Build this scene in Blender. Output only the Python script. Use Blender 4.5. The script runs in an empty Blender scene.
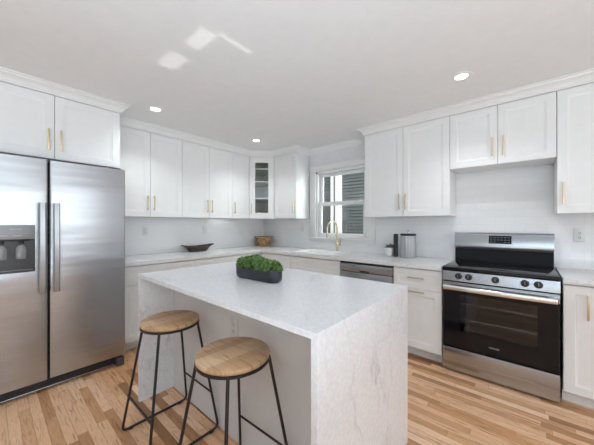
import bpy, bmesh, math, random
from mathutils import Vector, Matrix
random.seed(7)
PI = math.pi
scene = bpy.context.scene
COL = scene.collection

# ------------------------------------------------------------------ camera
cam_d = bpy.data.cameras.new('camera'); cam = bpy.data.objects.new('camera', cam_d); COL.objects.link(cam)
cam_d.sensor_width = 36.0; cam_d.lens = 265.52/594*36
cam_d.shift_y = 1.456/594
cam_d.clip_start = 0.02
cam.location = (0, 0, 1.30); cam.rotation_euler = (PI/2, 0, math.radians(40.684))
scene.camera = cam
# ------------------------------------------------------------------ world, lights, exposure
scene.view_settings.view_transform = 'Standard'; scene.view_settings.look = 'None'
scene.view_settings.gamma = 1; scene.view_settings.exposure = 0.0
w = bpy.data.worlds.new('overcast_sky'); scene.world = w; w.use_nodes = True
bg = w.node_tree.nodes['Background']; bg.inputs[0].default_value = (0.86, 0.93, 1.0, 1); bg.inputs[1].default_value = 2.0

def area(name, loc, rot, sx, sy, power, col=(1, 1, 1)):
    l = bpy.data.lights.new(name, 'AREA'); l.shape = 'RECTANGLE'; l.size = sx; l.size_y = sy; l.energy = power; l.color = col
    o = bpy.data.objects.new(name, l); COL.objects.link(o); o.location = loc; o.rotation_euler = rot
    return o
# daylight entering by the big openings behind and beside the camera
POW = dict(world=0.35, right=58, front=8, bounce=168, down=25, window=64)
bg.inputs[1].default_value = POW['world']
area('daylight_right', (4.9, 0.2, 1.65), (0, PI/2, 0), 1.36, 4.1, POW['right'], (0.89, 0.955, 1.0))
area('daylight_front', (-0.4, -4.9, 1.35), (PI/2, 0, 0), 5.0, 2.0, POW['front'], (0.82, 0.93, 1.0))
# soft unseen fill lamp, added behind the camera to brighten the ceiling
area('added_ceiling_bounce', (1.2, -1.4, 0.6), (PI, 0, 0), 3.0, 3.0, POW['bounce'], (0.68, 0.865, 1.0))
o = area('daylight_kitchen_window', (-1.0, 4.2, 2.0), (0, 0, 0), 1.3, 1.6, POW['window'], (0.93, 0.98, 0.99))
o.rotation_euler = Vector((-1.15, -1.1, -.5)).to_track_quat('-Z', 'Y').to_euler()

sun_d = bpy.data.lights.new('sun', 'SUN'); sun_d.energy = 4.0; sun_d.angle = math.radians(.6); sun_d.color = (1, .98, .94)
sun = bpy.data.objects.new('sun', sun_d); COL.objects.link(sun); sun.rotation_euler = Vector((-.25, .60, -.80)).to_track_quat('-Z', 'Y').to_euler()
# narrow unseen lamps, added to throw faint reflected-sun rectangles on the ceiling
for gx, gy, gw, gh, gp in ((-1.89, .85, .225, .125, .021), (-1.536, .862, .215, .11, .0175), (-1.400, 1.03, .035, .25, .0072)):
    dv = Vector((0, 2.45, 1.90))
    gl = area('sun_glint_lamp', Vector((gx, gy, 2.45))-dv, (0, 0, 0), gw, gh*.613, gp, (1, .98, .95))
    gl.rotation_euler = dv.to_track_quat('-Z', 'Y').to_euler(); gl.data.spread = math.radians(.6)

# ------------------------------------------------------------------ mesh helpers
def box(bm, x0, x1, y0, y1, z0, z1, b=0.0, seg=2):
    r = bmesh.ops.create_cube(bm, size=1.0)
    vs = r['verts']
    for v in vs:
        v.co = Vector(((x0+x1)/2+v.co.x*(x1-x0), (y0+y1)/2+v.co.y*(y1-y0), (z0+z1)/2+v.co.z*(z1-z0)))
    if b > 0:
        es = list({e for v in vs for e in v.link_edges})
        bmesh.ops.bevel(bm, geom=es, offset=b, segments=seg, profile=0.5, affect='EDGES')

def cyl(bm, p0, p1, r0, r1=None, seg=20, caps=True):
    p0 = Vector(p0); p1 = Vector(p1); r1 = r0 if r1 is None else r1
    d = (p1-p0); q = d.normalized().to_track_quat('Z', 'Y')
    a = []; b = []
    for i in range(seg):
        t = 2*PI*i/seg; c = Vector((math.cos(t), math.sin(t), 0))
        a.append(bm.verts.new(p0+q@(c*r0))); b.append(bm.verts.new(p1+q@(c*r1)))
    for i in range(seg):
        j = (i+1) % seg; bm.faces.new((a[i], a[j], b[j], b[i]))
    if caps:
        bm.faces.new(a[::-1]); bm.faces.new(b)

def tube(bm, pts, r, seg=12, rx=None):
    """round (or elliptic) tube through pts"""
    pts = [Vector(p) for p in pts]; rings = []
    up = None
    for i, p in enumerate(pts):
        if i == 0: t = pts[1]-p
        elif i == len(pts)-1: t = p-pts[i-1]
        else: t = (pts[i+1]-p).normalized()+(p-pts[i-1]).normalized()
        t.normalize()
        if up is None:
            up = Vector((0, 0, 1)) if abs(t.z) < .9 else Vector((1, 0, 0))
        s = t.cross(up).normalized(); up = s.cross(t).normalized()
        rings.append([bm.verts.new(p+s*math.cos(2*PI*k/seg)*r+up*math.sin(2*PI*k/seg)*(rx or r)) for k in range(seg)])
    for a, b in zip(rings, rings[1:]):
        for k in range(seg):
            j = (k+1) % seg; bm.faces.new((a[k], a[j], b[j], b[k]))
    bm.faces.new(rings[0][::-1]); bm.faces.new(rings[-1])

def round_path(pts, rad, n=5):
    pts = [Vector(p) for p in pts]; out = [pts[0]]
    for a, b, c in zip(pts, pts[1:], pts[2:]):
        u = (a-b).normalized(); v = (c-b).normalized()
        p0 = b+u*rad; p1 = b+v*rad
        for i in range(n+1):
            t = i/n; out.append(p0*(1-t)**2+b*2*t*(1-t)+p1*t*t)
    out.append(pts[-1]); return out

def lathe(bm, prof, seg=40, c=(0, 0, 0), sx=1, sy=1, cap0=True, cap1=True):
    rings = []
    for r, z in prof:
        rings.append([bm.verts.new((c[0]+sx*r*math.cos(2*PI*k/seg), c[1]+sy*r*math.sin(2*PI*k/seg), c[2]+z)) for k in range(seg)])
    for a, b in zip(rings, rings[1:]):
        for k in range(seg):
            j = (k+1) % seg; bm.faces.new((a[k], a[j], b[j], b[k]))
    if cap0: bm.faces.new(rings[0][::-1])
    if cap1: bm.faces.new(rings[-1])

def ringed(bm, ring_list, cap0=True, cap1=True):
    rs = [[bm.verts.new(p) for p in r] for r in ring_list]; n = len(rs[0])
    for a, b in zip(rs, rs[1:]):
        for k in range(n):
            j = (k+1) % n; bm.faces.new((a[k], a[j], b[j], b[k]))
    if cap0: bm.faces.new(rs[0][::-1])
    if cap1: bm.faces.new(rs[-1])

def prism(bm, poly, z0, z1):
    a = [bm.verts.new((x, y, z0)) for x, y in poly]; b = [bm.verts.new((x, y, z1)) for x, y in poly]
    n = len(poly)
    for i in range(n):
        j = (i+1) % n; bm.faces.new((a[i], a[j], b[j], b[i]))
    bm.faces.new(a[::-1]); bm.faces.new(b)

def obj(name, bm, mat, parent=None, smooth=35, kind=None):
    bmesh.ops.recalc_face_normals(bm, faces=bm.faces)
    me = bpy.data.meshes.new(name); bm.to_mesh(me); bm.free()
    for p in me.polygons: p.use_smooth = bool(smooth)
    if smooth: me.set_sharp_from_angle(angle=math.radians(smooth))
    me.materials.append(mat)
    o = bpy.data.objects.new(name, me); COL.objects.link(o)
    if parent: o.parent = parent
    if kind: o['kind'] = kind
    return o

def N(): return bmesh.new()

def part(name, parent, mat, *a, **k):
    bm = N(); box(bm, *a, **k); return obj(name, bm, mat, parent)

def tag(o, label, cat, group=None):
    o['label'] = label; o['category'] = cat
    if group: o['group'] = group
    return o

def thing(name, label, cat, loc=(0, 0, 0), rz=0, group=None):
    o = bpy.data.objects.new(name, None); COL.objects.link(o)
    o.location = loc; o.rotation_euler = (0, 0, rz); o.empty_display_size = .1
    return tag(o, label, cat, group)

def copy_tree(o, parent=None):
    c = o.copy(); COL.objects.link(c)
    if parent: c.parent = parent
    for ch in [x for x in o.children]:
        copy_tree(ch, c)
    return c

# ------------------------------------------------------------------ material helpers
def mat(name, col, rough=.5, metal=0, **k):
    m = bpy.data.materials.new(name); m.use_nodes = True
    p = m.node_tree.nodes['Principled BSDF']
    p.inputs['Base Color'].default_value = (*col, 1); p.inputs['Roughness'].default_value = rough; p.inputs['Metallic'].default_value = metal
    for a, b in k.items(): p.inputs[a.replace('_', ' ')].default_value = b
    return m

class G:
    def __init__(s, m): s.m = m; s.t = m.node_tree; s.p = s.t.nodes['Principled BSDF']
    def n(s, ty, **k):
        x = s.t.nodes.new(ty)
        for a, b in k.items(): setattr(x, a, b)
        return x
    def l(s, a, b): s.t.links.new(a, b)
    def math(s, op, a, b=None, c=None):
        x = s.n('ShaderNodeMath', operation=op)
        for i, v in enumerate((a, b, c)):
            if v is None: continue
            if isinstance(v, (int, float)): x.inputs[i].default_value = v
            else: s.l(v, x.inputs[i])
        return x.outputs[0]
    def co(s, sc=(1, 1, 1), rot=(0, 0, 0), which='Object'):
        tc = s.n('ShaderNodeTexCoord'); mp = s.n('ShaderNodeMapping'); mp.inputs['Scale'].default_value = sc; mp.inputs['Rotation'].default_value = rot
        s.l(tc.outputs[which], mp.inputs[0]); return mp.outputs[0]
    def noise(s, vec, scale, detail=4, rough=.5, dist=0):
        x = s.n('ShaderNodeTexNoise'); x.inputs['Scale'].default_value = scale; x.inputs['Detail'].default_value = detail
        x.inputs['Roughness'].default_value = rough; x.inputs['Distortion'].default_value = dist
        s.l(vec, x.inputs['Vector']); return x.outputs['Fac']
    def ramp(s, fac, stops):
        x = s.n('ShaderNodeValToRGB'); s.l(fac, x.inputs[0]); e = x.color_ramp.elements
        while len(e) < len(stops): e.new(.5)
        for el, (p, c) in zip(e, stops):
            el.position = p; el.color = (*c, 1) if len(c) == 3 else c
        return x.outputs[0]
    def mix(s, f, a, b, mode='MIX'):
        x = s.n('ShaderNodeMix', data_type='RGBA', blend_type=mode)
        for i, v in ((0, f), (6, a), (7, b)):
            if isinstance(v, (int, float)): x.inputs[i].default_value = v
            elif isinstance(v, tuple): x.inputs[i].default_value = (*v, 1)
            else: s.l(v, x.inputs[i])
        return x.outputs[2]
    def bump(s, h, st=.3, d=.001):
        x = s.n('ShaderNodeBump'); x.inputs['Strength'].default_value = st; x.inputs['Distance'].default_value = d
        s.l(h, x.inputs['Height']); s.l(x.outputs[0], s.p.inputs['Normal'])

M = {}
def painted(name, col, rough, amt=.012, scale=14):
    m = mat(name, col, rough); g = G(m)
    n = g.noise(g.co(), scale, 3)
    lo = tuple(max(0, c-amt) for c in col); hi = tuple(min(1, c+amt) for c in col)
    g.l(g.ramp(n, [(.3, lo), (.7, hi)]), g.p.inputs['Base Color'])
    g.bump(g.noise(g.co(), 220, 2), .06, .0006)
    return m
M['cab'] = painted('white_cabinet_lacquer', (.87, .87, .865), .32)
M['trim'] = painted('white_trim_paint', (.88, .88, .87), .35)
M['ceil'] = painted('ceiling_paint', (.88, .88, .885), .7)
M['wall'] = painted('wall_paint', (.86, .86, .88), .6)
M['plastic'] = painted('white_outlet_plastic', (.80, .80, .79), .3)
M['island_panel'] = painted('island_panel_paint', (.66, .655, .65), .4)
M['brass'] = mat('brushed_brass', (.70, .57, .36), .34, 1)
M['gold'] = mat('polished_gold', (.74, .64, .46), .24, 1)
M['nickel'] = mat('champagne_nickel', (.66, .61, .54), .3, 1)
M['blackmetal'] = mat('black_powder_coat', (.012, .012, .013), .42, 0)
M['blackgloss'] = mat('black_ceramic_glass', (.008, .008, .01), .07, 0, Specular_IOR_Level=.28)
M['blackmatte'] = mat('black_plastic', (.02, .02, .022), .45)
M['darkgap'] = mat('dark_grey_plastic', (.06, .06, .065), .5)
M['sink'] = mat('white_fireclay', (.94, .94, .94), .12)
M['chrome'] = mat('bright_steel', (.82, .82, .83), .12, 1)

def steel(name, col, rough, horiz=True):
    m = mat(name, col, rough, 1); g = G(m)
    sc = (1.2, 1.2, 260) if horiz else (260, 260, 1.2)
    n = g.noise(g.co(sc), 3, 5, .6)
    big = g.noise(g.co((.5, .5, 4)), 1.6, 2)
    c = g.mix(.5, g.ramp(n, [(.3, tuple(x*.93 for x in col)), (.7, tuple(min(1, x*1.05) for x in col))]),
              g.ramp(big, [(.3, tuple(x*.95 for x in col)), (.7, tuple(min(1, x*1.03) for x in col))]))
    g.l(c, g.p.inputs['Base Color'])
    rr = g.math('MULTIPLY_ADD', n, .10, rough-.05); g.l(rr, g.p.inputs['Roughness'])
    g.p.inputs['Anisotropic'].default_value = .6
    wob = g.noise(g.co((.35, .35, 3.2)), 1.7, 2)
    g.bump(g.math('ADD', g.math('MULTIPLY', n, .02), g.math('MULTIPLY', wob, 2.0)), .5, .006)
    return m
M['steel'] = steel('brushed_stainless_steel', (.44, .455, .475), .26)
M['steel_handle'] = steel('satin_steel_handle', (.40, .41, .43), .3, False)

# marble / quartz
def marble(name, base, vein, scale=1.0, amount=1.0, off0=(0, 0, 0)):
    m = mat(name, base, .12); g = G(m)
    co = g.co((1, 1, 1), (.4, .5, .75)); co.node.inputs['Location'].default_value = off0
    w1 = g.n('ShaderNodeTexNoise'); w1.inputs['Scale'].default_value = 2.0*scale; w1.inputs['Detail'].default_value = 3
    g.l(co, w1.inputs['Vector'])
    off = g.n('ShaderNodeVectorMath', operation='MULTIPLY_ADD'); g.l(w1.outputs['Color'], off.inputs[0]); off.inputs[1].default_value = (.45, .45, .45); g.l(co, off.inputs[2])
    st = g.n('ShaderNodeMapping'); st.inputs['Scale'].default_value = (1, 2.6, 1); g.l(off.outputs[0], st.inputs[0])
    def veins(sc, width, d):
        n = g.noise(st.outputs[0], sc, d, .55)
        a = g.math('ABSOLUTE', g.math('SUBTRACT', n, .5))
        return g.ramp(a, [(0, (1, 1, 1)), (width, (0, 0, 0))])
    v1 = veins(.85*scale, .012, 6); v2 = veins(1.9*scale, .016, 8)
    mask = g.ramp(g.noise(co, 1.3*scale, 3), [(.46, (0, 0, 0)), (.66, (1, 1, 1))])
    mask2 = g.ramp(g.noise(co, 2.3*scale, 3), [(.48, (0, 0, 0)), (.7, (1, 1, 1))])
    tot = g.math('ADD', g.math('MULTIPLY', v1, g.math('MULTIPLY', mask, .75*amount)), g.math('MULTIPLY', v2, g.math('MULTIPLY', mask2, .5*amount)))
    tot = g.math('MINIMUM', tot, 1.0)
    cloud = g.ramp(g.noise(co, 2.2*scale, 6, .6, .4), [(.35, tuple(c*.965 for c in base)), (.65, base)])
    speck = g.ramp(g.noise(co, 60, 3), [(.42, (.93, .93, .93)), (.6, (1, 1, 1))])
    c = g.mix(1.0, cloud, speck, 'MULTIPLY')
    g.l(g.mix(tot, c, vein), g.p.inputs['Base Color'])
    g.p.inputs['Roughness'].default_value = .25
    return m
M['marble'] = marble('white_quartz_with_grey_veins', (.84, .84, .86), (.42, .42, .45), .8, .95, (3.1, 1.7, 5.2))
M['quartz'] = marble('pale_quartz_worktop', (.83, .825, .825), (.6, .6, .61), 1.3, .4)

# floor: strip hardwood, boards along x
m = mat('natural_oak_strip_floor', (.5, .3, .15), .3); g = G(m)
sep = g.n('ShaderNodeSeparateXYZ'); g.l(g.co(), sep.inputs[0]); X, Y = sep.outputs[0], sep.outputs[1]
row = g.math('FLOOR', g.math('DIVIDE', g.math('ADD', Y, 10.0), .0545))
wn = g.n('ShaderNodeTexWhiteNoise', noise_dimensions='1D'); g.l(row, wn.inputs['W'])
wn2 = g.n('ShaderNodeTexWhiteNoise', noise_dimensions='1D'); g.l(g.math('ADD', row, 731.3), wn2.inputs['W'])
L = g.math('MULTIPLY_ADD', wn2.outputs[0], .55, .42)
u = g.math('DIVIDE', g.math('ADD', g.math('MULTIPLY_ADD', wn.outputs[0], 3.7, 20), X), L)
colm = g.math('FLOOR', u)
cv = g.n('ShaderNodeCombineXYZ'); g.l(row, cv.inputs[0]); g.l(colm, cv.inputs[1])
wn3 = g.n('ShaderNodeTexWhiteNoise', noise_dimensions='2D'); g.l(cv.outputs[0], wn3.inputs['Vector'])
base = g.ramp(wn3.outputs['Value'], [(0, (.86, .55, .345)), (.22, (.79, .48, .275)), (.42, (.94, .66, .46)), (.60, (.76, .44, .24)), (.80, (.62, .33, .16)), (.93, (.48, .24, .11)), (1.0, (.28, .13, .055))])
# grain: shifted per board
sh = g.n('ShaderNodeVectorMath', operation='MULTIPLY_ADD'); g.l(wn3.outputs['Color'], sh.inputs[0]); sh.inputs[1].default_value = (7, 7, 7)
g.l(g.co((1.3, 13, 1)), sh.inputs[2])
gr = g.noise(sh.outputs[0], 3.2, 6, .6, 1.2)
gr2 = g.noise(sh.outputs[0], 14, 4, .6)
grain = g.ramp(gr, [(.34, (.62, .52, .44)), (.46, (1, 1, 1)), (.58, (1.0, .97, .93)), (.70, (.68, .58, .49))])
fine = g.ramp(gr2, [(.35, (.88, .86, .84)), (.6, (1, 1, 1))])
c = g.mix(1, g.mix(1, base, grain, 'MULTIPLY'), fine, 'MULTIPLY')
fy = g.math('FRACT', g.math('DIVIDE', g.math('ADD', Y, 10.0), .0545)); fx = g.math('FRACT', u)
ey = g.math('MINIMUM', fy, g.math('SUBTRACT', 1, fy)); ex = g.math('MULTIPLY', g.math('MINIMUM', fx, g.math('SUBTRACT', 1, fx)), 12)
seam = g.ramp(g.math('MINIMUM', ey, ex), [(0, (.45, .38, .33)), (.03, (1, 1, 1))])
g.l(g.mix(1, c, seam, 'MULTIPLY'), g.p.inputs['Base Color'])
g.l(g.math('MULTIPLY_ADD', gr2, .12, .32), g.p.inputs['Roughness'])
g.bump(g.math('ADD', g.math('MINIMUM', g.math('MINIMUM', ey, ex), .03), g.math('MULTIPLY', gr2, .004)), .3, .004)
M['floor'] = m

# glossy subway tile (x = along wall, z = up)
def tile(name, rot):
    m = mat(name, (.8, .8, .8), .12); g = G(m)
    b = g.n('ShaderNodeTexBrick'); g.l(g.co((1, 1, 1), rot), b.inputs['Vector'])
    b.inputs['Scale'].default_value = 1; b.inputs['Brick Width'].default_value = .152; b.inputs['Row Height'].default_value = .076
    b.inputs['Mortar Size'].default_value = .0018; b.inputs['Mortar Smooth'].default_value = .3; b.inputs['Bias'].default_value = 0
    b.inputs['Color1'].default_value = (.90, .90, .905, 1); b.inputs['Color2'].default_value = (.93, .93, .93, 1); b.inputs['Mortar'].default_value = (.82, .82, .825, 1)
    g.l(b.outputs['Color'], g.p.inputs['Base Color'])
    h = g.math('ADD', g.math('MULTIPLY', b.outputs['Fac'], -1.0), g.math('MULTIPLY', g.noise(g.co(), 9, 2), .5))
    g.bump(h, .35, .0012); g.l(g.math('MULTIPLY_ADD', b.outputs['Fac'], .5, .13), g.p.inputs['Roughness'])
    return m
M['tile_x'] = tile('white_subway_tile_range_wall', (PI/2, 0, 0))
M['tile_y'] = tile('white_subway_tile_fridge_wall', (PI/2, 0, PI/2))

# stool wood
m = mat('acacia_seat_wood', (.5, .33, .2), .42); g = G(m)
sep = g.n('ShaderNodeSeparateXYZ'); g.l(g.co((1, 1, 1), (0, 0, PI/2+.1)), sep.inputs[0])
row = g.math('FLOOR', g.math('MULTIPLY', g.math('ADD', sep.outputs[1], 5), 1/.05))
oi = g.n('ShaderNodeObjectInfo')
wr = g.n('ShaderNodeTexWhiteNoise', noise_dimensions='2D'); cv = g.n('ShaderNodeCombineXYZ'); g.l(row, cv.inputs[0])
wrow = g.n('ShaderNodeTexWhiteNoise', noise_dimensions='1D'); g.l(row, wrow.inputs['W'])
g.l(g.math('FLOOR', g.math('DIVIDE', g.math('ADD', g.math('MULTIPLY', wrow.outputs[0], 2), g.math('ADD', sep.outputs[0], 5)), .8)), cv.inputs[1]); g.l(cv.outputs[0], wr.inputs['Vector'])
bc = g.ramp(wr.outputs['Value'], [(0, (.66, .45, .27)), (.45, (.60, .39, .22)), (.75, (.52, .32, .17)), (1, (.70, .50, .31))])
gn = g.noise(g.co((2, 26, 2), (0, 0, PI/2+.1)), 3.0, 6, .6, .8)
c = g.mix(1, bc, g.ramp(gn, [(.32, (.60, .52, .45)), (.5, (1, 1, 1)), (.75, (.84, .78, .72))]), 'MULTIPLY')
g.l(c, g.p.inputs['Base Color']); M['seat'] = m

m = mat('dark_carved_wood', (.055, .032, .025), .4); g = G(m)
g.l(g.ramp(g.noise(g.co((3, 18, 18)), 3, 5), [(.3, (.03, .018, .014)), (.7, (.10, .055, .04))]), g.p.inputs['Base Color']); M['bowl'] = m
m = mat('woven_seagrass', (.55, .33, .15), .7); g = G(m)
wv = g.n('ShaderNodeTexVoronoi'); wv.inputs['Scale'].default_value = 42; g.l(g.co((1, 1, 1.7)), wv.inputs['Vector'])
nz = g.noise(g.co(), 55, 3)
g.l(g.mix(g.ramp(wv.outputs['Distance'], [(.25, (1, 1, 1)), (.65, (0, 0, 0))]), (.16, .07, .02), (.80, .50, .24)), g.p.inputs['Base Color']); g.bump(g.math('SUBTRACT', 1, wv.outputs['Distance']), .8, .004); M['basket'] = m
m = mat('charcoal_stoneware', (.035, .04, .048), .42); g = G(m)
g.l(g.ramp(g.noise(g.co(), 70, 4), [(.3, (.018, .021, .027)), (.7, (.036, .041, .051))]), g.p.inputs['Base Color']); M['planter'] = m
m = mat('preserved_green_moss', (.06, .15, .03), .8); g = G(m)
g.l(g.ramp(g.noise(g.co(), 38, 5, .7), [(.32, (.03, .07, .018)), (.48, (.12, .23, .06)), (.64, (.30, .44, .16))]), g.p.inputs['Base Color']); M['moss'] = m
M['succulent'] = mat('grey_green_leaf', (.10, .13, .06), .6)
M['ceramic'] = mat('white_ceramic', (.80, .80, .78), .3)
m = mat('ribbed_smoke_grey_ceramic', (.5, .5, .51), .25); g = G(m)
g.l(g.ramp(g.noise(g.co((60, 60, 1)), 1.5, 3), [(.3, (.36, .36, .38)), (.7, (.60, .60, .61))]), g.p.inputs['Base Color']); M['ribbed'] = m
m = mat('dark_grey_siding_paint', (.05, .058, .06), .55); g = G(m)
g.l(g.ramp(g.noise(g.co((.6, .6, 6)), 4, 4), [(.3, (.075, .088, .09)), (.7, (.115, .13, .13))]), g.p.inputs['Base Color']); M['siding'] = m
M['gravel'] = painted('grey_concrete', (.3, .3, .29), .8)
M['oven_in'] = mat('grey_oven_enamel', (.30, .30, .31), .35)
M['display'] = mat('dark_display', (.01, .012, .014), .1)
M['glyph'] = mat('grey_printed_lettering', (.55, .56, .57), .4)
M['disp_in'] = mat('dark_grey_dispenser_plastic', (.055, .055, .058), .2)
M['disp_panel'] = mat('mid_grey_dispenser_panel', (.30, .305, .31), .4, .3)
M['disp_clear'] = mat('smoky_clear_paddle', (.26, .265, .27), .12)
M['cabin'] = mat('glass_cabinet_interior', (.80, .80, .76), .5)

def glass(name, tint, transp):
    m = bpy.data.materials.new(name); m.use_nodes = True; t = m.node_tree; t.nodes.clear()
    o = t.nodes.new('ShaderNodeOutputMaterial'); a = t.nodes.new('ShaderNodeBsdfTransparent'); b = t.nodes.new('ShaderNodeBsdfGlossy')
    a.inputs[0].default_value = (*tint, 1); b.inputs['Roughness'].default_value = .02
    lw = t.nodes.new('ShaderNodeLayerWeight'); pw = t.nodes.new('ShaderNodeMath'); pw.operation = 'POWER'; pw.inputs[1].default_value = 4
    t.links.new(lw.outputs['Facing'], pw.inputs[0]); f = t.nodes.new('ShaderNodeMath'); f.operation = 'MULTIPLY_ADD'; f.inputs[1].default_value = .8; f.inputs[2].default_value = .05
    t.links.new(pw.outputs[0], f.inputs[0])
    mx = t.nodes.new('ShaderNodeMixShader'); t.links.new(f.outputs[0], mx.inputs[0]); t.links.new(a.outputs[0], mx.inputs[1]); t.links.new(b.outputs[0], mx.inputs[2])
    t.links.new(mx.outputs[0], o.inputs[0]); return m
M['pane'] = glass('clear_window_glass', (.96, .98, .97), 1)
M['cabglass'] = glass('cabinet_glass', (.95, .97, .95), 1)
M['ovenglass'] = glass('tinted_oven_glass', (.50, .50, .52), 1)
def emit(name, col, s):
    m = bpy.data.materials.new(name); m.use_nodes = True; p = m.node_tree.nodes['Principled BSDF']
    p.inputs['Base Color'].default_value = (.9, .9, .9, 1); p.inputs['Emission Color'].default_value = (*col, 1); p.inputs['Emission Strength'].default_value = s
    return m
M['lamp'] = emit('led_diffuser', (1, .97, .92), 9)

# ------------------------------------------------------------------ structure
WX, WY, ZC = -3.65, 3.308, 2.45      # fridge wall, range wall, ceiling
XR, YF = 5.0, -5.0
part('floor', None, M['floor'], WX-.15, XR+.15, YF-.15, WY+.15, -.1, 0)['kind'] = 'structure'
part('ceiling', None, M['ceil'], WX-.15, XR+.15, YF-.15, WY+.15, ZC, ZC+.12)['kind'] = 'structure'
wl = part('wall_left', None, M['wall'], WX-.15, WX, YF, WY, 0, ZC); wl['kind'] = 'structure'
WINX0, WINX1, WINZ0, WINZ1 = -2.465, -1.585, 1.09, 2.10
bm = N()
box(bm, WX-.15, WINX0, WY, WY+.105, 0, ZC); box(bm, WINX1, XR+.15, WY, WY+.105, 0, ZC)
box(bm, WINX0, WINX1, WY, WY+.105, 0, WINZ0); box(bm, WINX0, WINX1, WY, WY+.105, WINZ1, ZC)
wb = obj('wall_back', bm, M['wall'], None, 0, 'structure')
# wall beside and behind the camera: big openings that let the daylight in
bm = N()
box(bm, XR, XR+.15, YF, -1.9, 0, ZC); box(bm, XR, XR+.15, 2.3, WY, 0, ZC); box(bm, XR, XR+.15, -1.9, 2.3, 2.36, ZC); box(bm, XR, XR+.15, -1.9, 2.3, 0, .95)
obj('wall_right', bm, M['wall'], None, 0, 'structure')
bm = N()
box(bm, WX-.15, -2.9, YF-.15, YF, 0, ZC); box(bm, 2.1, XR+.15, YF-.15, YF, 0, ZC); box(bm, -2.9, 2.1, YF-.15, YF, 2.36, ZC); box(bm, -2.9, 2.1, YF-.15, YF, 0, .32)
obj('wall_front', bm, M['wall'], None, 0, 'structure')
# tiles: slabs on the walls, children of their wall
bm = N(); T = .008
box(bm, WX+.0005, WX+T, .86, WY-T, .915, 1.40)
obj('tile_backsplash', bm, M['tile_y'], wl, 0)
bm = N()
box(bm, WX+T, -2.545, WY-T, WY-.0005, .915, 1.40); box(bm, -2.545, -1.485, WY-T, WY-.0005, .915, 1.03); box(bm, -1.485, 1.3, WY-T, WY-.0005, .915, 1.40)
box(bm, -.60, .23, WY-T, WY-.0005, 1.40, 1.86)
obj('tile_backsplash', bm, M['tile_x'], wb, 0)

# crown moulding following cabinets and wall
def sweep(bm, path, prof):
    n = len(path); pts = [Vector(p) for p in path]; rings = []
    for i, p in enumerate(pts):
        def nrm(a, b):
            d = (b-a).normalized(); return Vector((d.y, -d.x))
        if i == 0: o = nrm(pts[0], pts[1]); s = 1
        elif i == n-1: o = nrm(pts[-2], pts[-1]); s = 1
        else:
            a = nrm(pts[i-1], p); b = nrm(p, pts[i+1]); o = (a+b).normalized(); s = 1/max(.3, o.dot(a))
        rings.append([(p.x+o.x*d*s, p.y+o.y*d*s, z) for d, z in prof])
    ringed(bm, rings)
ZT = 2.368
prof = [(-.004, ZC-.0005), (-.004, ZT+.002), (.006, ZT+.002), (.008, ZT+.014), (.016, ZT+.018), (.022, ZT+.032), (.040, ZT+.052), (.054, ZT+.058), (.058, ZT+.068), (.070, ZT+.072), (.070, ZC-.0005)]
FX, XL, YU = -2.973, -3.320, 2.978
bm = N()
sweep(bm, [(FX, -.70), (FX, .835), (XL, .835), (XL, 2.696), (-3.038, YU), (-2.578, YU), (-2.578, WY-.006), (-1.480, WY-.006), (-1.480, YU), (.655, YU), (.655, WY-.006), (XR, WY-.006)], prof)
obj('trim_1', bm, M['trim'], None, 30, 'structure')
part('baseboard_right', None, M['trim'], .70, XR-.002, WY-.016, WY-.001, .001, .12, b=.003)['kind'] = 'structure'

# ------------------------------------------------------------------ window
win = bpy.data.objects.new('window_1', None); COL.objects.link(win); win.location = (-2.02, WY, 1.09); win['kind'] = 'structure'
def wbox(bm, x0, x1, y0, y1, z0, z1, b=.0): box(bm, x0+2.02, x1+2.02, y0-WY, y1-WY, z0-1.09, z1-1.09, b)
CY0, CY1 = WY-.026, WY-.0005
bm = N()
wbox(bm, -2.555, -2.45, CY0, CY1, 1.075, 2.105, .004); wbox(bm, -1.60, -1.486, CY0, CY1, 1.075, 2.105, .004)
wbox(bm, -2.562, -1.483, CY0-.004, CY1, 2.105, 2.185, .004); wbox(bm, -2.575, -1.483, CY0-.016, CY1, 2.185, 2.205, .004)
wbox(bm, -2.555, -1.486, CY0-.003, CY1, 1.032, 1.078, .004)
obj('window_casing', bm, M['trim'], win)
bm = N(); wbox(bm, -2.565, -1.483, CY0-.03, WY+.10, 1.078, 1.10, .004); obj('window_sill', bm, M['trim'], win)
bm = N()
wbox(bm, -2.463, -2.425, WY+.001, WY+.1045, 1.101, 2.098); wbox(bm, -1.625, -1.587, WY+.001, WY+.1045, 1.101, 2.098); wbox(bm, -2.463, -1.587, WY+.001, WY+.1045, 2.068, 2.098)
obj('window_jamb', bm, M['trim'], win, 0)
def sash(y0, y1, z0, z1, rb, rt):
    bm = N(); x0, x1, s = -2.424, -1.626, .052
    wbox(bm, x0, x0+s, y0, y1, z0, z1, .003); wbox(bm, x1-s, x1, y0, y1, z0, z1, .003)
    wbox(bm, x0+s, x1-s, y0, y1, z0, z0+rb, .003); wbox(bm, x0+s, x1-s, y0, y1, z1-rt, z1, .003)
    o = obj('sash', bm, M['trim'], win)
    bm = N(); wbox(bm, x0+s-.004, x1-s+.004, (y0+y1)/2-.002, (y0+y1)/2+.002, z0+rb-.004, z1-rt+.004); obj('pane', bm, M['pane'], o, 0)
sash(WY+.030, WY+.062, 1.101, 1.632, .062, .058)
sash(WY+.066, WY+.098, 1.585, 2.067, .042, .045)

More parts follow.
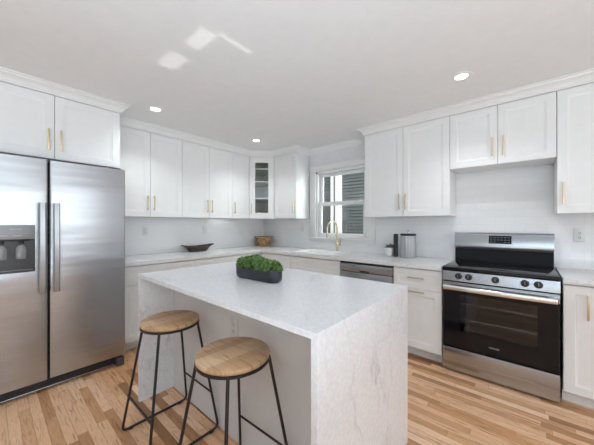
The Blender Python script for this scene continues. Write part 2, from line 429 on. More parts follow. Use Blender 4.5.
# neighbouring house outside
nh = thing('neighbouring_house', 'dark grey clapboard house side with white vertical boards seen through the kitchen window', 'house', (-2.6, 4.62, -.6))
bm = N()
z = 0; CO = .062
while z < 5.0:
    x0, x1 = -7, 6
    a = [bm.verts.new(p) for p in ((x0, -.017, z), (x1, -.017, z), (x1, 0, z+CO), (x0, 0, z+CO))]
    bm.faces.new(a)
    b = [bm.verts.new(p) for p in ((x0, 0, z), (x1, 0, z))]; bm.faces.new((b[0], b[1], a[1], a[0])); z += CO
box(bm, -7, 6, 0.001, .2, 0, 5.0)
obj('siding', bm, M['siding'], nh, 0)
part('downspout', nh, M['trim'], -.412, -.352, -.075, -.022, .2, 5, b=.008)
part('corner_board', nh, M['trim'], -.305, -.165, -.075, -.022, 0, 5, b=.004)
part('ground', None, M['gravel'], -12, 8, WY+.16, 12, -.75, -.62); bpy.data.objects['ground']['kind'] = 'structure'

# ------------------------------------------------------------------ cabinets
def door_mesh(w, h, t=.02, st=.058, glass=False):
    """shaker door in local coords: x 0..w, front at y=0, z 0..h"""
    bm = N(); rs = []
    def rect(i, y): return [(i, y, i), (w-i, y, i), (w-i, y, h-i), (i, y, h-i)]
    e = .0015
    if glass:
        ringed(bm, [rect(st, t), rect(0, t), rect(0, e), rect(e, 0), rect(st-.006, 0), rect(st, .006), rect(st, t)], False, False)
        bmesh.ops.remove_doubles(bm, verts=bm.verts, dist=1e-6)
    else:
        ringed(bm, [rect(0, t), rect(0, e), rect(e, 0), rect(st, 0), rect(st+.005, .003), rect(st+.011, .0035), rect(st+.016, .0065)], True, True)
    return bm
def shift(bm, dx, dy, dz):
    for v in bm.verts: v.co += Vector((dx, dy, dz))
    return bm
def handle_mesh(x, z, L, vertical=True, so=.030):
    bm = N(); r = .0058
    if vertical:
        box(bm, x-r, x+r, -so-r, -so+r, z-L/2, z+L/2, .0025)
        for s in (-1, 1): cyl(bm, (x, -so, z+s*(L/2-.02)), (x, .001, z+s*(L/2-.02)), .0045, seg=10)
    else:
        box(bm, x-L/2, x+L/2, -so-r, -so+r, z-r, z+r, .0025)
        for s in (-1, 1): cyl(bm, (x+s*(L/2-.02), -so, z), (x+s*(L/2-.02), .001, z), .0045, seg=10)
    return bm
GAP = .0016
def add_door(t, x0, x1, z0, z1, hx=None, hz=None, hm='brass', vertical=True, L=.175, name='door', hname='handle', st=.058):
    w_, h_ = x1-x0-2*GAP, z1-z0-2*GAP
    d = obj(name, shift(door_mesh(w_, h_, st=st), x0+GAP, 0, z0+GAP), M['cab'], t, 30)
    if hx is not None: obj(hname, handle_mesh(hx, hz, L, vertical), M[hm], d)
    return d
def upper(label, x0, width, z0, z1, side, nd, pulls, depth=.327, group='white wall cabinets', xf=None):
    """side 'R' range wall, 'L' fridge wall. pulls: list of local x of handles"""
    if side == 'R': loc, rz = (x0, YU, z0), 0
    else: loc, rz = (xf or XL, x0, z0), PI/2
    t = thing('wall_cabinet', label, 'wall cabinet', loc, rz, group)
    bm = N(); box(bm, .0008, width-.0008, .0215, depth-.012, 0, ZC-z0-.002); obj('cabinet_body', bm, M['cab'], t, 0)
    wd = width/nd
    for i in range(nd):
        hx = pulls[i]
        add_door(t, i*wd, (i+1)*wd, 0, ZT-z0, hx, (.16 if z0 < 1.6 else .155))
    return t
ZB = 1.383
# fridge wall
upper('short white two-door cabinet above the stainless refrigerator', -.110, .942, 1.838, ZT, 'L', 2, [.471-.038, .471+.038], depth=.665, xf=FX)
upper('tall white two-door wall cabinet nearest the refrigerator, behind its right top corner', .858, .758, ZB, ZT, 'L', 2, [.379-.034, .379+.034])
upper('tall white two-door wall cabinet above the dark dough bowl', 1.616, .762, ZB, ZT, 'L', 2, [.381-.034, .381+.034])
upper('narrow single-door white wall cabinet just left of the glass-fronted corner cabinet', 2.378, .318, ZB, ZT, 'L', 1, [.036])
# range wall
upper('single-door white wall cabinet between the glass corner cabinet and the window', -3.038, .460, ZB, ZT, 'R', 1, [.424])
upper('tall white two-door wall cabinet right of the window', -1.478, .911, ZB, ZT, 'R', 2, [.4555-.034, .4555+.034])
upper('short white two-door cabinet above the range', -.566, .758, 1.838, ZT, 'R', 2, [.379-.038, .379+.038])
upper('white wall cabinet with one left-hand pull right of the range, cut by the photo edge', .193, .460, ZB, ZT, 'R', 1, [.033])

# diagonal glass corner cabinet
A = Vector((XL, 2.698, 0)); B = Vector((-3.040, YU, 0)); dl = (B-A).length; ang = math.atan2(B.y-A.y, B.x-A.x)
cc = thing('corner_cabinet', 'diagonal corner wall cabinet with a glass door showing its shelves', 'wall cabinet', (A.x, A.y, ZB), ang)
mi = Matrix.Rotation(-ang, 3, 'Z')
def loc2(x, y):
    v = mi@Vector((x-A.x, y-A.y, 0)); return (v.x, v.y)
wallpts = [(XL, 2.699), (WX+.012, 2.699), (WX+.012, WY-.012), (-3.041, WY-.012), (-3.041, YU)]
poly = [loc2(*p) for p in wallpts]
inner = [loc2(*p) for p in [(XL-.03, 2.715), (WX+.028, 2.715), (WX+.028, WY-.028), (-3.057, WY-.028), (-3.057, YU+.03)]]
# body shell: walls as thick strips
bm = N()
for i in range(4):
    a, b = poly[i], poly[i+1]; c_, d_ = inner[i+1], inner[i]
    prism(bm, [a, b, c_, d_], 0, ZC-ZB-.002)
front = lambda y: [loc2(XL, 2.699), loc2(-3.041, YU)]
def sc(p): return p
prism(bm, [(.006, .023), *[p for p in inner[1:4]], (dl-.006, .023)], 0, .018)
prism(bm, [(.006, .023), *[p for p in inner[1:4]], (dl-.006, .023)], ZT-ZB-.02, ZC-ZB-.002)
obj('cabinet_body', bm, M['cabin'], cc, 0)
for z in (.318, .585, .790):
    bm = N(); prism(bm, [(.03, .028), *[p for p in inner[1:4]], (dl-.03, .028)], z, z+.018); obj('shelf', bm, M['cab'], cc, 0)
d = obj('door', shift(door_mesh(dl-.008, ZT-ZB-2*GAP, glass=True, st=.092), .004, 0, GAP), M['cab'], cc, 30)
part('glass_pane', d, M['cabglass'], .09, dl-.09, .009, .013, .09, ZT-ZB-.09)
obj('handle', handle_mesh(.040, .16, .16), M['brass'], d)
for i, (gx, gy) in enumerate(((.135, .20), (.262, .22))):
    bm = N(); lathe(bm, [(.03, 0), (.045, .03), (.055, .07), (.058, .11), (.055, .11), (.052, .07), (.042, .033), (.0, .012)], 24, cap1=False)
    o = obj('glass_bowl', bm, M['disp_clear'], None); v = Matrix.Rotation(ang, 3, 'Z')@Vector((gx, gy, 0)); o.location = (A.x+v.x, A.y+v.y, ZB+.0185)
    tag(o, ['clear glass bowl on the bottom shelf of the corner cabinet, left one', 'clear glass bowl on the bottom shelf of the corner cabinet, right one'][i], 'bowl', 'bowls in the glass cabinet')

# base cabinets
ZD, ZS = .866, .672
def base(label, x0, width, side, layout, depth=.60):
    if side == 'R': loc, rz = (x0, 2.69, 0), 0
    else: loc, rz = (-3.03, x0, 0), PI/2
    t = thing('base_cabinet', label, 'base cabinet', loc, rz, 'white base cabinets')
    bm = N()
    if 'sink base' in label:      # open-topped carcass: the bowl hangs inside
        box(bm, .0008, .018, .0215, depth, .095, .876); box(bm, width-.018, width-.0008, .0215, depth, .095, .876)
        box(bm, .018, width-.018, .0215, .04, .095, .876); box(bm, .018, width-.018, depth-.02, depth, .095, .876); box(bm, .018, width-.018, .04, depth-.02, .095, .115)
    else: box(bm, .0008, width-.0008, .0215, depth, .095, .876)
    obj('cabinet_body', bm, M['cab'], t, 0)
    part('toe_kick', t, M['cab'], .0008, width-.0008, .085, .10, 0.001, .094)
    for kind, a, b, z0, z1, hx, hz, vert, hm in layout:
        add_door(t, a*width, b*width, z0, z1, hx, hz, hm, vert, .17 if vert else .155, name='drawer' if kind == 'drawer' else 'door', st=.045 if kind == 'drawer' else .058)
    return t
def dd(w_, nd=2):
    l = [('drawer', 0, 1, ZS, ZD, w_/2, .785, False, 'brass')]
    for i in range(nd): l.append(('door', i/nd, (i+1)/nd, .10, ZS, (w_/2-.034 if i == 0 else w_/2+.034) if nd == 2 else w_-.04, .575, True, 'brass'))
    return l
base('white base cabinet beside the refrigerator, with a drawer over its doors', .868, .765, 'L', dd(.765))
base('white base cabinet with a drawer under the dark dough bowl', 1.633, .762, 'L', dd(.762))
t = thing('base_cabinet', 'white blind corner base cabinet under the woven basket', 'base cabinet', (-3.03, 2.396, 0), 0, 'white base cabinets')
bm = N(); prism(bm, [(-.0215, .001), (-.0215, .3155), (.606, .3155), (.606, .895), (-.60, .895), (-.60, .001)], .095, .876); obj('cabinet_body', bm, M['cab'], t, 0)
bm = N(); prism(bm, [(-.085, .001), (-.085, .38), (.606, .38), (.606, .39), (-.1, .39), (-.1, .001)], .001, .094); obj('toe_kick', bm, M['cab'], t, 0)
bm = door_mesh(.282, ZD-.10-.003); bmesh.ops.rotate(bm, verts=bm.verts, matrix=Matrix.Rotation(PI/2, 3, 'Z')); obj('door', shift(bm, 0, .002, .1015), M['cab'], t, 30)
obj('door', shift(door_mesh(.600, ZD-.10-.003), .003, .294, .1015), M['cab'], t, 30)
base('white sink base cabinet with a plain false drawer front under the sink', -2.422, .772, 'R', [('drawer', 0, 1, ZS, ZD, None, 0, 0, 0), ('door', 0, .5, .10, ZS, .386-.034, .575, True, 'brass'), ('door', .5, 1, .10, ZS, .386+.034, .575, True, 'brass')])
base('white base cabinet between the dishwasher and the range, drawer over one door', -1.018, .444, 'R', [('drawer', 0, 1, ZS, ZD, .222, .785, False, 'nickel'), ('door', 0, 1, .10, ZS, .222, .652, False, 'nickel')])
base('white base cabinet right of the range with one full-height door', .206, .446, 'R', [('door', 0, 1, .10, ZD, .120, .725, True, 'brass')])

# ------------------------------------------------------------------ worktops
CT0, CT1 = .8765, .915
SX0, SX1, SY0, SY1 = -2.43, -1.80, 2.775, 3.165
bm = N()
# L-shaped slab with the sink cut-out, built as one grid so it stays one piece
xs = [WX+.0085, -3.0, SX0, SX1, -.572]; ys = [.868, 2.66, SY0, SY1, WY-.0085]
vt = {}
def gv(i, j, z):
    k = (i, j, z)
    if k not in vt: vt[k] = bm.verts.new((xs[i], ys[j], z))
    return vt[k]
cells = [(i, j) for i in range(4) for j in range(4) if not (i >= 1 and j == 0) and not (i == 2 and j == 2)]
for i, j in cells:
    for z in (CT0, CT1): bm.faces.new([gv(i, j, z), gv(i+1, j, z), gv(i+1, j+1, z), gv(i, j+1, z)])
    for (a, b, ni, nj) in (((i, j), (i+1, j), i, j-1), ((i+1, j), (i+1, j+1), i+1, j), ((i+1, j+1), (i, j+1), i, j+1), ((i, j+1), (i, j), i-1, j)):
        if (ni, nj) not in cells: bm.faces.new([gv(*a, CT0), gv(*b, CT0), gv(*b, CT1), gv(*a, CT1)])
tag(obj('worktop', bm, M['quartz'], None, 0), 'long L-shaped pale quartz worktop running from the refrigerator past the sink to the range', 'countertop', None)
bm = N(); box(bm, .204, .668, 2.66, WY-.0085, CT0, CT1, .002)
tag(obj('worktop', bm, M['quartz']), 'short pale quartz worktop right of the range', 'countertop')

# sink
bm = N()
def rr(x0, x1, y0, y1, r, z, n=6):
    out = []
    for cx_, cy_, a0 in ((x1-r, y1-r, 0), (x0+r, y1-r, PI/2), (x0+r, y0+r, PI), (x1-r, y0+r, 1.5*PI)):
        for i in range(n+1):
            a = a0+PI/2*i/n; out.append((cx_+r*math.cos(a), cy_+r*math.sin(a), z))
    return out
e = .022
ringed(bm, [rr(SX0-e, SX1+e, SY0-e, SY1+e, .03, CT1+.0005), rr(SX0-e, SX1+e, SY0-e, SY1+e, .03, CT1+.006), rr(SX0-e+.004, SX1+e-.004, SY0-e+.004, SY1+e-.004, .03, CT1+.009),
            rr(SX0+.006, SX1-.006, SY0+.006, SY1-.006, .03, CT1+.008), rr(SX0+.014, SX1-.014, SY0+.014, SY1-.014, .03, CT1-.01),
            rr(SX0+.025, SX1-.025, SY0+.025, SY1-.025, .05, .735), rr(SX0+.06, SX1-.06, SY0+.06, SY1-.06, .05, .715)], False, True)
sk = obj('sink', bm, M['sink']); tag(sk, 'white kitchen sink set in the worktop under the window', 'sink')
bm = N(); lathe(bm, [(.0, .003), (.04, .003), (.042, 0)], 24, c=((SX0+SX1)/2, (SY0+SY1)/2, .7152), cap0=False, cap1=False); obj('drain', bm, M['chrome'], sk)

# faucet
fx, fy = -2.022, 3.225
ft = thing('kitchen_faucet', 'gold gooseneck faucet standing behind the white sink', 'faucet', (fx, fy, CT1))
bm = N(); lathe(bm, [(.027, .0005), (.027, .008), (.02, .012), (.018, .05), (.02, .055), (.02, .13), (.014, .14), (.0125, .15)], 24); obj('faucet_body', bm, M['gold'], ft)
arc = [(0, 0, .145), (0, 0, .30)]
R_ = .124
for i in range(1, 17):
    a = PI*i/16; arc.append((0, -R_+R_*math.cos(a), .30+R_*math.sin(a)))
arc.append((0, -2*R_, .26))
bm = N(); tube(bm, arc, .0100, 14); obj('spout', bm, M['gold'], ft)
bm = N(); cyl(bm, (0, -2*R_, .262), (0, -2*R_, .20), .0125, .012); obj('spray_head', bm, M['gold'], ft)
bm = N(); cyl(bm, (.018, 0, .095), (.05, 0, .095), .013); cyl(bm, (.044, 0, .10), (.072, -.012, .185), .005, .006); obj('lever', bm, M['gold'], ft)

# ------------------------------------------------------------------ dishwasher
dw = thing('dishwasher', 'stainless dishwasher with a dark top strip between the sink base and a drawer cabinet', 'dishwasher', (-1.648, 2.69, 0))
W_ = .628
part('cabinet_body', dw, M['darkgap'], .004, W_-.004, .03, .58, .10, .872)
part('top_vent_strip', dw, M['blackmatte'], .004, W_-.004, .0, .03, .852, .872, b=.002)
bm = N(); box(bm, .006, W_-.006, -.012, .03, .765, .850, .004); cp = obj('control_panel', bm, M['steel'], dw)
part('handle_pocket', cp, M['blackmatte'], W_/2-.055, W_/2+.055, -.0135, -.008, .768, .785, b=.002)
part('door_panel', dw, M['steel'], .006, W_-.006, -.012, .03, .115, .760, b=.005)
part('toe_kick', dw, M['blackmatte'], .01, W_-.01, .06, .08, .001, .098)

# ------------------------------------------------------------------ refrigerator (local: front -y, x to the right)
FW = .915
fr = thing('refrigerator', 'large stainless side-by-side refrigerator with a dispenser in the left door', 'refrigerator', (-2.815, -.084, 0), PI/2)
part('cabinet_body', fr, M['darkgap'], .006, FW-.006, .075, .815, .03, 1.79, b=.004)
SPL = .392
def rounded_slab(bm, x0, x1, z0, z1, y0, y1, r=.014, hole=None):
    # slab outline in x/y with rounded front vertical edges
    def ring(z, ins):
        out = []
        for cx_, a0 in ((x0+r, PI), (x1-r, 1.5*PI)):
            for i in range(6):
                a = a0+PI/2*i/5; out.append((cx_+(r-ins)*math.cos(a), y0+r+(r-ins)*math.sin(a), z))
        out += [(x1-ins, y1, z), (x0+ins, y1, z)]
        return out
    ringed(bm, [ring(z0, .004), ring(z0+.004, 0), ring(z1-.004, 0), ring(z1, .004)])
DZ0, DZ1 = .092, 1.800
bm = N(); rounded_slab(bm, SPL+.004, FW, DZ0, DZ1, 0, .068); rd = obj('door', bm, M['steel'], fr, 40)
# left door with the dispenser recess: slab in pieces around the hole
hx0, hx1, hz0, hz1, hd = .075, .316, .942, 1.292, .062
bm = N()
r = .014; x0, x1 = 0, SPL-.004
outl = []
for cx_, a0 in ((x0+r, PI), (x1-r, 1.5*PI)):
    for i in range(6):
        a = a0+PI/2*i/5; outl.append((cx_+r*math.cos(a), r+r*math.sin(a)))
zs = [DZ0, hz0, hz1, DZ1]
fl, frr = outl[5], outl[6]     # front-left, front-right points at y=0
cols = [[bm.verts.new((px_, py_, z)) for z in zs] for px_, py_ in outl+[(x1, .068), (x0, .068)]]
n = len(cols)
for k in range(n):
    j = (k+1) % n
    if k == 5: continue
    for q in range(3): bm.faces.new((cols[k][q], cols[j][q], cols[j][q+1], cols[k][q+1]))
hc = {(x, z): bm.verts.new((x, 0, z)) for x in (hx0, hx1) for z in (hz0, hz1)}
hb = {(x, z): bm.verts.new((x, hd, z)) for x in (hx0, hx1) for z in (hz0, hz1)}
L_, Rr = cols[5], cols[6]
bm.faces.new((L_[0], Rr[0], Rr[1], hc[hx1, hz0], hc[hx0, hz0], L_[1]))
bm.faces.new((L_[2], hc[hx0, hz1], hc[hx1, hz1], Rr[2], Rr[3], L_[3]))
bm.faces.new((L_[1], hc[hx0, hz0], hc[hx0, hz1], L_[2])); bm.faces.new((hc[hx1, hz0], Rr[1], Rr[2], hc[hx1, hz1]))
for (a, b) in (((hx0, hz0), (hx1, hz0)), ((hx1, hz0), (hx1, hz1)), ((hx1, hz1), (hx0, hz1)), ((hx0, hz1), (hx0, hz0))):
    bm.faces.new((hc[a], hc[b], hb[b], hb[a]))
bm.faces.new([hb[k] for k in ((hx0, hz0), (hx1, hz0), (hx1, hz1), (hx0, hz1))])
bm.faces.new([c_[0] for c_ in cols][::-1]); bm.faces.new([c_[3] for c_ in cols])
ld = obj('door', bm, M['steel'], fr, 40)
# dispenser is a part of the refrigerator with its own pieces
bm = N(); t_ = .003
box(bm, hx0+.001, hx1-.001, hd-.004, hd-.001, hz0+.001, 1.186); box(bm, hx0+.001, hx0+t_, -.002, hd-.004, hz0+.001, 1.186)
box(bm, hx1-t_, hx1-.001, -.002, hd-.004, hz0+.001, 1.186); box(bm, hx0+t_, hx1-t_, -.002, hd-.004, hz0+.001, hz0+.014)
dsp = obj('dispenser', bm, M['disp_in'], fr, 0)
bm = N(); box(bm, hx0+.001, hx1-.001, -.006, .04, 1.187, hz1-.001, .003); obj('dispenser_panel', bm, M['disp_panel'], dsp)
for cx_ in (.145, .245):
    bm = N(); lathe(bm, [(.026, -.045), (.030, -.03), (.030, .03), (.022, .05), (.012, .06)], 20, c=(cx_, .030, 1.085), sy=.35); obj('paddle', bm, M['disp_clear'], dsp)
bm = N(); box(bm, .12, .29, .01, .05, 1.172, 1.1865, .002); nz_ = obj('nozzle_bar', bm, M['blackmatte'], dsp)
for cx_ in (.145, .245):
    bm = N(); cyl(bm, (cx_, .03, 1.175), (cx_, .03, 1.155), .013); obj('nozzle', bm, M['blackmatte'], dsp)
bm = N(); box(bm, hx0+.01, hx1-.01, .004, hd-.008, hz0+.0145, hz0+.020, .001); obj('drip_tray', bm, M['disp_clear'], dsp)
for q0, q1 in ((.20, .245), (.135, .175)): part('dispenser_button', dsp, M['glyph'], q0, q1, -.0065, -.0055, 1.213, 1.217)

def text(name, s, size, mat_, parent, loc, rot, ext=.0006, align='CENTER'):
    c = bpy.data.curves.new(name, 'FONT'); c.body = s; c.size = size; c.extrude = ext; c.align_x = align; c.align_y = 'CENTER'; c.resolution_u = 3
    tmp = bpy.data.objects.new(name, c); COL.objects.link(tmp)
    dg = bpy.context.evaluated_depsgraph_get(); dg.update()
    me = bpy.data.meshes.new_from_object(tmp.evaluated_get(dg)); bpy.data.objects.remove(tmp)
    me.materials.clear(); me.materials.append(mat_)
    o = bpy.data.objects.new(name, me); COL.objects.link(o); o.parent = parent; o.location = loc; o.rotation_euler = rot
    return o
text('lettering', 'FRIGIDAIRE', .0125, M['glyph'], dsp, (.215, -.0068, 1.262), (PI/2, 0, 0))
def fridge_handle(x, par):
    bm = N(); z0, z1 = .775, 1.462; rings = []
    n = 18
    for i in range(n+1):
        t = i/n; z = z0+(z1-z0)*t
        y = -.052-.010*math.sin(PI*t)
        if t < .001 or t > .999: pass
        hw, hh = .0190, .009
        rings.append([(x+a*hw, y+b*hh, z) for a, b in ((-1, -.3), (-.7, -1), (.7, -1), (1, -.3), (1, .6), (.8, 1), (-.8, 1), (-1, .6))])
    ringed(bm, rings)
    for z in (z0+.018, z1-.018): box(bm, x-.0135, x+.0135, -.05, .001, z-.018, z+.018, .004)
    obj('handle', bm, M['steel_handle'], par, 35)
fridge_handle(SPL-.040, ld); fridge_handle(SPL+.040, rd)
bm = N(); box(bm, .01, FW-.07, .045, .075, .012, .082, .003)
for i in range(26):
    box(bm, .03+i*.031, .05+i*.031, .041, .046, .035, .062)
gr_ = obj('base_grille', bm, M['blackmatte'], fr)
part('grille_edge', gr_, M['steel'], .01, FW-.07, .030, .046, .012, .026, b=.002)
for q in (FW-.068, .008): part('foot', fr, M['darkgap'], q, q+.06, -.004, .10, .0015, .075, b=.008)
for q in (.03, FW-.12): part('hinge_cover', fr, M['darkgap'], q, q+.09, .02, .12, 1.791, 1.812, b=.004)

# ------------------------------------------------------------------ range
RX0 = -.563; RW = .754
rg = thing('kitchen_range', 'stainless electric range with black glass door and five knobs', 'stove', (RX0, 2.66, 0))
bm = N()
# body shell (hollow around the oven cavity)
ov = (.10, .655, .30, .76)      # cavity x0 x1 z0 z1
box(bm, .003, ov[0], .045, .62, .03, .884); box(bm, ov[1], RW-.003, .045, .62, .03, .884)
box(bm, ov[0], ov[1], .045, .62, .03, ov[2]); box(bm, ov[0], ov[1], .045, .62, ov[3], .884); box(bm, ov[0], ov[1], .56, .62, ov[2], ov[3])
obj('range_body', bm, M['darkgap'], rg, 0)
bm = N(); k = .002
a0, a1, b0, b1 = ov[0]+k, ov[1]-k, ov[2]+k, ov[3]-k
vs = [[bm.verts.new(p) for p in ((a0, y, b0), (a1, y, b0), (a1, y, b1), (a0, y, b1))] for y in (.048, .555)]
for i in range(4): j = (i+1) % 4; bm.faces.new((vs[0][i], vs[0][j], vs[1][j], vs[1][i]))
bm.faces.new(vs[1]); oc = obj('oven_cavity', bm, M['oven_in'], rg, 0)
for zr in (.455, .59):
    bm = N()
    for yy in (.07, .52): cyl(bm, (a0+.01, yy, zr), (a1-.01, yy, zr), .0035, seg=8)
    for i in range(15):
        x_ = a0+.02+i*(a1-a0-.04)/14; cyl(bm, (x_, .07, zr), (x_, .52, zr), .0022, seg=6)
    cyl(bm, (a0+.01, .06, zr+.012), (a1-.01, .06, zr+.012), .003, seg=8)
    obj('oven_rack', bm, M['chrome'], oc)
# cooktop
bm = N(); box(bm, 0, RW, -.004, .565, .888, .922, .006); ct = obj('cooktop', bm, M['blackgloss'], rg)
M['ringm'] = mat('burner_ring_print', (.05, .05, .053), .2)
for bx, by, br in ((.19, .15, .10), (.56, .15, .115), (.19, .42, .075), (.56, .42, .085), (.375, .44, .05)):
    bm = N()
    for rad in (br, br*.62):
        ringed(bm, [[(bx+rr_*math.cos(2*PI*q/40), by+rr_*math.sin(2*PI*q/40), .9224) for q in range(40)] for rr_ in (rad, rad-.0025)], False, False)
    obj('burner_ring', bm, M['ringm'], ct, 0)

# backguard: slanted black lower glass, steel top box
bm = N(); a = [(.0, .568), (RW, .568)]
ringed(bm, [[(0, .572, .905), (RW, .572, .905), (RW, .625, .905), (0, .625, .905)], [(0, .580, 1.062), (RW, .580, 1.062), (RW, .625, 1.062), (0, .625, 1.062)]])
bgd = obj('backguard', bm, M['blackgloss'], rg, 0)
bm = N(); box(bm, .004, RW-.004, .560, .594, 1.046, 1.0625, .003); obj('vent_lip', bm, M['blackmatte'], bgd)
bm = N(); ringed(bm, [[(-.002, .556, 1.064), (RW+.002, .556, 1.064), (RW+.002, .625, 1.064), (-.002, .625, 1.064)], [(-.002, .553, 1.08), (RW+.002, .553, 1.08), (RW+.002, .625, 1.08), (-.002, .625, 1.08)],
                      [(-.002, .562, 1.200), (RW+.002, .562, 1.200), (RW+.002, .625, 1.200), (-.002, .625, 1.200)], [(-.002, .572, 1.212), (RW+.002, .572, 1.212), (RW+.002, .618, 1.212), (-.002, .618, 1.212)]])
bp = obj('control_housing', bm, M['steel'], rg, 30)
bm = N(); ringed(bm, [[(.290, .5525, 1.108), (.465, .5525, 1.108), (.465, .57, 1.108), (.290, .57, 1.108)], [(.290, .5585, 1.186), (.465, .5585, 1.186), (.465, .57, 1.186), (.290, .57, 1.186)]])
dsy = obj('display', bm, M['display'], bp, 0)
bm = N()
for r_ in range(3):
    for c_ in range(6):
        if r_ == 0 and c_ in (2, 3): continue
        x_ = .303+c_*.027; z_ = 1.120+r_*.023; y_ = .5510+(z_-1.108)*.0769
        box(bm, x_, x_+.014, y_, y_+.002, z_, z_+.004)
obj('display_marks', bm, M['disp_clear'], dsy, 0)
# knob panel
bm = N(); ringed(bm, [[(0, .0, .803), (RW, .0, .803), (RW, .06, .803), (0, .06, .803)], [(0, .004, .886), (RW, .004, .886), (RW, .06, .886), (0, .06, .886)]])
kp = obj('knob_panel', bm, M['steel'], rg, 0)
for kx in (-.436, -.362, -.181, -.001, .075):
    x_ = kx*2.648/2.63-RX0-.001
    bm = N()
    cyl(bm, (x_, .003, .847), (x_, -.006, .847), .0265, .0255, 28); cyl(bm, (x_, -.006, .847), (x_, -.026, .847), .0215, .019, 28)
    box(bm, x_-.0045, x_+.0045, -.037, -.020, .829, .865, .002)
    kb = obj('knob', bm, M['blackmatte'], kp)
    bm = N(); box(bm, x_-.0012, x_+.0012, -.0378, -.0368, .846, .864); obj('pointer_line', bm, M['chrome'], kb, 0)
# oven door: black glass frame with a window
bm = N()
wx0, wx1, wz0, wz1 = .135, .632, .375, .690
def ring4(a, b, c_, d_, y): return [(a, y, c_), (b, y, c_), (b, y, d_), (a, y, d_)]
ringed(bm, [ring4(wx0, wx1, wz0, wz1, .040), ring4(.002, RW-.002, .222, .792, .040), ring4(.002, RW-.002, .222, .792, .006), ring4(.008, RW-.008, .228, .786, .0), ring4(wx0, wx1, wz0, wz1, .0), ring4(wx0, wx1, wz0, wz1, .040)], False, False)
bmesh.ops.remove_doubles(bm, verts=bm.verts, dist=1e-6)
od = obj('oven_door', bm, M['blackgloss'], rg, 0)
part('oven_window', od, M['ovenglass'], wx0-.002, wx1+.002, .004, .008, wz0-.002, wz1+.002)
part('door_trim', od, M['steel'], .002, RW-.002, -.003, .004, .728, .793, b=.002)
bm = N(); tube(bm, [(.018+i*(RW-.036)/12, -.058-.006*math.sin(PI*i/12), .752) for i in range(13)], .0115, 16, .021)
for x_ in (.045, RW-.045): box(bm, x_-.014, x_+.014, -.056, 0, .738, .766, .004)
obj('handle', bm, M['chrome'], od)
text('lettering', 'FRIGIDAIRE', .0135, M['glyph'], od, (RW/2-.005, -.0006, .292), (PI/2, 0, 0))
part('storage_drawer', rg, M['steel'], .002, RW-.002, -.002, .04, .022, .216, b=.005)
for x_ in (.035, RW-.035):
    for y_ in (.06, .56):
        bm = N(); cyl(bm, (x_, y_, .001), (x_, y_, .034), .014, seg=14); obj('foot', bm, M['blackmatte'], rg)

# ------------------------------------------------------------------ island
IX0, IX1, IY0, IY1, IT = -2.157, -.530, .719, 1.625, .025
isl = thing('kitchen_island', 'kitchen island with white veined waterfall quartz ends and a recessed stool side', 'kitchen island', ((IX0+IX1)/2, (IY0+IY1)/2, 0))
cx0, cy0 = (IX0+IX1)/2, (IY0+IY1)/2
def ib(name, m_, x0, x1, y0, y1, z0, z1, b=0, par=None): return part(name, par or isl, m_, x0-cx0, x1-cx0, y0-cy0, y1-cy0, z0, z1, b=b)
ib('worktop', M['marble'], IX0, IX1, IY0, IY1, .932-IT, .932)
ib('waterfall_panel', M['marble'], IX0, IX0+IT, IY0, IY1, .001, .932-IT)
ib('waterfall_panel', M['marble'], IX1-IT, IX1, IY0, IY1, .001, .932-IT)
IP = .966
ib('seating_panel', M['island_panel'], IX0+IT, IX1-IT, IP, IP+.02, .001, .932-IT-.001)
bd = ib('cabinet_body', M['cab'], IX0+IT+.001, IX1-IT-.001, IP+.02, IY1-.045, .095, .932-IT-.001)
nw = 3; wI = (IX1-IX0-2*IT-.004)/nw
for i in range(nw):
    d = obj('door', door_mesh(wI-.004, .76), M['cab'], isl, 30); d.rotation_euler = (0, 0, PI); d.location = (IX0+IT+.002+wI*(i+1)-.002-cx0, IY1-.024-cy0, .105)
    hm = obj('handle', handle_mesh(.04, .62, .17), M['brass'], d)

# outlets
def outlet(loc, rz, label, switch=False, hor=False, w_=.072, h_=.116, pm='plastic'):
    t = thing('switch_plate' if switch else 'electrical_outlet', label, 'switch' if switch else 'outlet', loc, rz)
    if hor: w_, h_ = h_, w_
    bm = N(); box(bm, -w_/2, w_/2, -.006, -.0006, -h_/2, h_/2, .002); obj('cover_plate', bm, M[pm], t)
    if switch:
        part('rocker', t, M[pm], -.016, .016, -.010, -.006, -.034, .034, b=.0015)
    else:
        bm = N(); box(bm, -.017, .017, -.009, -.006, -.034, .034, .0015); rc = obj('receptacle', bm, M[pm], t)
        bm = N()
        for s in (-.019, .019):
            for q in (-.0065, .0065): box(bm, q-.0014, q+.0014, -.0096, -.0088, s-.004, s+.007)
            cyl(bm, (0, -.0096, s-.0095), (0, -.0088, s-.0095), .0028, seg=10)
        obj('socket_slots', bm, M['blackmatte'], rc, 0)
    return t
yb = WY-T-.0002; xb = WX+T+.0002
outlet((xb, 1.30, 1.215), PI/2, 'white outlet on the tiles between the refrigerator and the dark bowl')
outlet((xb, 2.115, 1.215), PI/2, 'white wall switch on the tiles directly above the dark bowl', True)
outlet((-2.72, yb, 1.235), 0, 'white wall switch on the tiles left of the window', True)
outlet((.352, yb, 1.205), 0, 'white outlet on the tiles right of the range')
outlet((-1.325, IP-.0002, .678), 0, 'pale grey outlet on the recessed stool side of the island', pm='island_panel')

